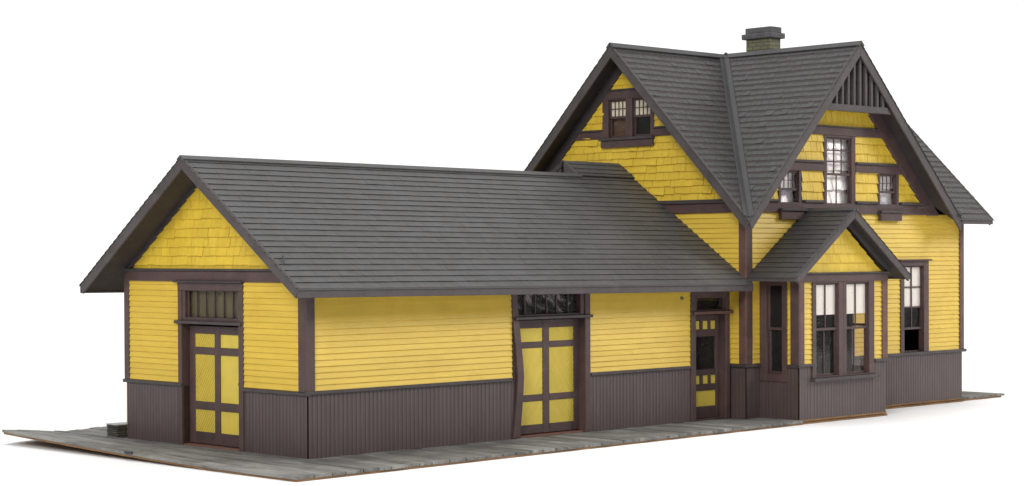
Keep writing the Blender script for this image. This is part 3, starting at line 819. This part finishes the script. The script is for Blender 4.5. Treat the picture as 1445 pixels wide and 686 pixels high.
# ================= platform
TH_D, TH_B = .048, .032
plat = empty('wooden_platform', (0, 0, -TH_D - TH_B))
tag(plat, 'weathered grey plank platform on a thin brown board, curling up at its far left corner', 'platform')
PB = [0, 0, TH_D + TH_B]
def lift(v):
    v = Vector(v)
    k = min(1, max(0, -v.x / 1.58)); k2 = max(0, v.y - .3)
    v.z += .0215 * k2 * k + .0012 * k * k2 * k2
    return v + Vector(PB)
def front_y(x): return -1.715 + .030 * max(0, x + 1.58)
def back_y(x): return 6.33 + (x + 1.58) * .354 if x < 1.1 else 7.28
mb = MB(M['deck'])
def plank(x0, x1, y0, y1, segs=1):
    g = .006; dz = (R() - .5) * .010
    xs0, xs1 = x0 + g * R(), x1 - g
    for k in range(segs):
        a, b = y0 + (y1 - y0) * k / segs, y0 + (y1 - y0) * (k + 1) / segs
        mb.solid([(xs0, a, -TH_D), (xs1, a, -TH_D), (xs1, b, -TH_D), (xs0, b, -TH_D)], [(xs0, a, dz), (xs1, a, dz), (xs1, b, dz), (xs0, b, dz)])
    return dz
def planks(x0, x1, fy, by, seg_from_cont=False):
    x = x0
    while x < x1 - .02:
        w = min(.24 + .12 * R(), x1 - x)
        if x1 - (x + w) < .1: w = x1 - x
        jf = (R() - .5) * .035; ya, yb_ = fy(x) + jf, fy(x + w) + jf; yc, yd = by(x), by(x + w); y0, y1 = ya, yc
        # one long board, subdivided so that it can curl with the platform
        n = max(1, int((y1 - y0) / .7))
        i = len(mb.v); g0, g1, dz = .004 + .009 * R(), .004 + .009 * R(), (R() - .5) * .014
        for k in range(n + 1):
            yy, yr_ = ya + (yc - ya) * k / n, yb_ + (yd - yb_) * k / n
            mb.v += [Vector((x + g0, yy, -TH_D)), Vector((x + w - g1, yr_, -TH_D)), Vector((x + w - g1, yr_, dz)), Vector((x + g0, yy, dz))]
        for k in range(n):
            a = i + 4 * k
            for q in range(4):
                mb.f.append([a + q, a + (q + 1) % 4, a + 4 + (q + 1) % 4, a + 4 + q]); mb.mi.append(0)
        mb.f.append([i, i + 1, i + 2, i + 3]); mb.f.append([i + 4 * n + 3, i + 4 * n + 2, i + 4 * n + 1, i + 4 * n]); mb.mi += [0, 0]
        x += w
planks(-1.58, -.005, front_y, back_y)
planks(-.005, 10.60, front_y, lambda x: .03)
planks(-.005, 17.4, lambda x: WF + .02 if x < 10.1 else 5.62, back_y)
planks(17.41, 19.13, lambda x: -.34, back_y)
mb.build('plank_deck', plat, .004, lift)
mb = MB(M['wood'])
xs = [-1.55 + .31 * i for i in range(6)] + [1.1, 4, 7, 10.6, 13.34, 17.41, 19.0]
def bfront(x, nxt):
    return front_y(x) + .02
cols = []
for i in range(len(xs) - 1):
    x0, x1 = xs[i], xs[i + 1]
    if x1 <= 10.61: f0, f1 = front_y(x0) + .015, front_y(x1) + .015
    elif x1 <= 13.35: f0 = f1 = YB - .04
    else: f0 = f1 = YH - .05 if x0 < 17 else YH + .02
    n = 10
    for k in range(n):
        t0, t1 = k / n, (k + 1) / n
        q = []
        for (x, f, t) in ((x0, f0, t0), (x1, f1, t0), (x1, f1, t1), (x0, f0, t1)):
            q.append((x, f + (back_y(x) - .03 - f) * t))
        zt, zb_ = -TH_D - .001, -TH_D - TH_B
        mb.solid([(x, y, zt) for x, y in q], [(x, y, zb_) for x, y in q])
mb.build('base_board', plat, 0, lift)
mb = MB(M['metal']); mb.fb(Frame(lift((-1.57, 2.38, -.022)), (0, 1, 0), (0, 0, 1), (-1, 0, 0)), 0, .20, .002, .04, -.002, .03)
mb.build('metal_clip', plat)

# ================= block by the back corner
blk = empty('wooden_block', (.2, 5.2, 0))
tag(blk, 'small dark grey block with pale top standing on the platform at the depot corner', 'block')
mb = MB(M['block'])
for k in range(6): mb.box(-.325 + .012 * R(), .30, -.165 + .012 * R(), .17, .005 + .036 * k, .036 * (k + 1))
mb.build('block_body', blk, .009)
mb = MB(M['blocktop']); mb.box(-.335, .31, -.172, .185, .2165, .236); mb.build('block_top', blk, .008)

# ================= table
mb = MB(M['table'])
tz = -TH_D - TH_B - .002
rot = Matrix.Rotation(math.radians(-45), 3, 'Z')
def tp(a, b, z): return Vector((8, 2, 0)) + Vector((a * .7071 + b * .7071, -a * .7071 + b * .7071, z))
mb.solid([tp(-32, -26, tz - .8), tp(32, -26, tz - .8), tp(32, 18, tz - .8), tp(-32, 18, tz - .8)], [tp(-32, -26, tz), tp(32, -26, tz), tp(32, 18, tz), tp(-32, 18, tz)])
tb = mb.build('table_surface', None, .1); tb['kind'] = 'structure'

# ================= light
wd = bpy.data.worlds.new('World'); S.world = wd; wd.use_nodes = True
nt = wd.node_tree; bg = nt.nodes['Background']
tc = nt.nodes.new('ShaderNodeTexCoord')
dt = nt.nodes.new('ShaderNodeVectorMath'); dt.operation = 'DOT_PRODUCT'
nt.links.new(tc.outputs['Generated'], dt.inputs[0]); dt.inputs[1].default_value = (.7, .714, .05)
AMB, BACK = .34, 1.15
r = ramp(nt, math_n(nt, 'ADD', math_n(nt, 'MULTIPLY', dt.outputs['Value'], .5), .5), [(.72, (AMB, AMB, AMB * 1.02)), (.86, (BACK,) * 3)])
nt.links.new(r, bg.inputs['Color']); bg.inputs['Strength'].default_value = 1.

TARGET = Vector((8, 1, 2))
def softbox(name, d, dist, size, e, col=(1, 1, 1)):
    """softbox giving a surface facing it the brightness e"""
    d = Vector(d).normalized(); L = bpy.data.lights.new(name, 'AREA'); L.shape = 'RECTANGLE'
    L.size, L.size_y = size[0] * K, size[1] * K
    L.energy = e * math.pi * math.pi * (dist * K) ** 2; L.color = col
    o = bpy.data.objects.new(name, L); COL.objects.link(o)
    o.location = (TARGET + d * dist) * K
    o.rotation_euler = (-d).to_track_quat('-Z', 'Y').to_euler()
softbox('softbox_key', (.78, -.60, .50), 110, (30, 30), .52, (1, .985, .96))
softbox('softbox_side', (-.95, -.45, .55), 110, (42, 42), .56, (1, .99, .97))
softbox('table_fill', (-.1, .1, 1), 110, (70, 70), .58)  # overhead fill lamp, added to lift the table to white

# ================= camera
P = dict(f=2787.463, yaw=.7961, pitch=.0143, roll=-.0044, cy=393.7585, C=(-18.8243, -23.7025, 3.1688))
import os
cyaw, syaw = math.cos(P['yaw']), math.sin(P['yaw'])
fw = Vector((cyaw, syaw, 0)); rt = Vector((syaw, -cyaw, 0)); upv = Vector((0, 0, 1))
cp, spn = math.cos(P['pitch']), math.sin(P['pitch'])
fw2 = fw * cp - upv * spn; up2 = upv * cp + fw * spn
cr, sr = math.cos(P['roll']), math.sin(P['roll'])
rt3 = rt * cr + up2 * sr; up3 = up2 * cr - rt * sr
cam = bpy.data.cameras.new('camera'); co = bpy.data.objects.new('camera', cam); COL.objects.link(co)
mw = Matrix((rt3, up3, -fw2)).transposed().to_4x4(); mw.translation = Vector(P['C']) * K
co.matrix_world = mw
cam.sensor_width = 36; cam.lens = P['f'] / 1445 * 36
cam.shift_y = (P['cy'] - 343) / 1445
cam.clip_start = .01; cam.clip_end = 50
S.camera = co

S.view_settings.view_transform = 'Standard'; S.view_settings.look = 'None'
S.view_settings.exposure = 0; S.view_settings.gamma = 1
S.render.engine = 'CYCLES'
S.cycles.max_bounces = 8; S.cycles.transparent_max_bounces = 12
S.cycles.use_denoising = True
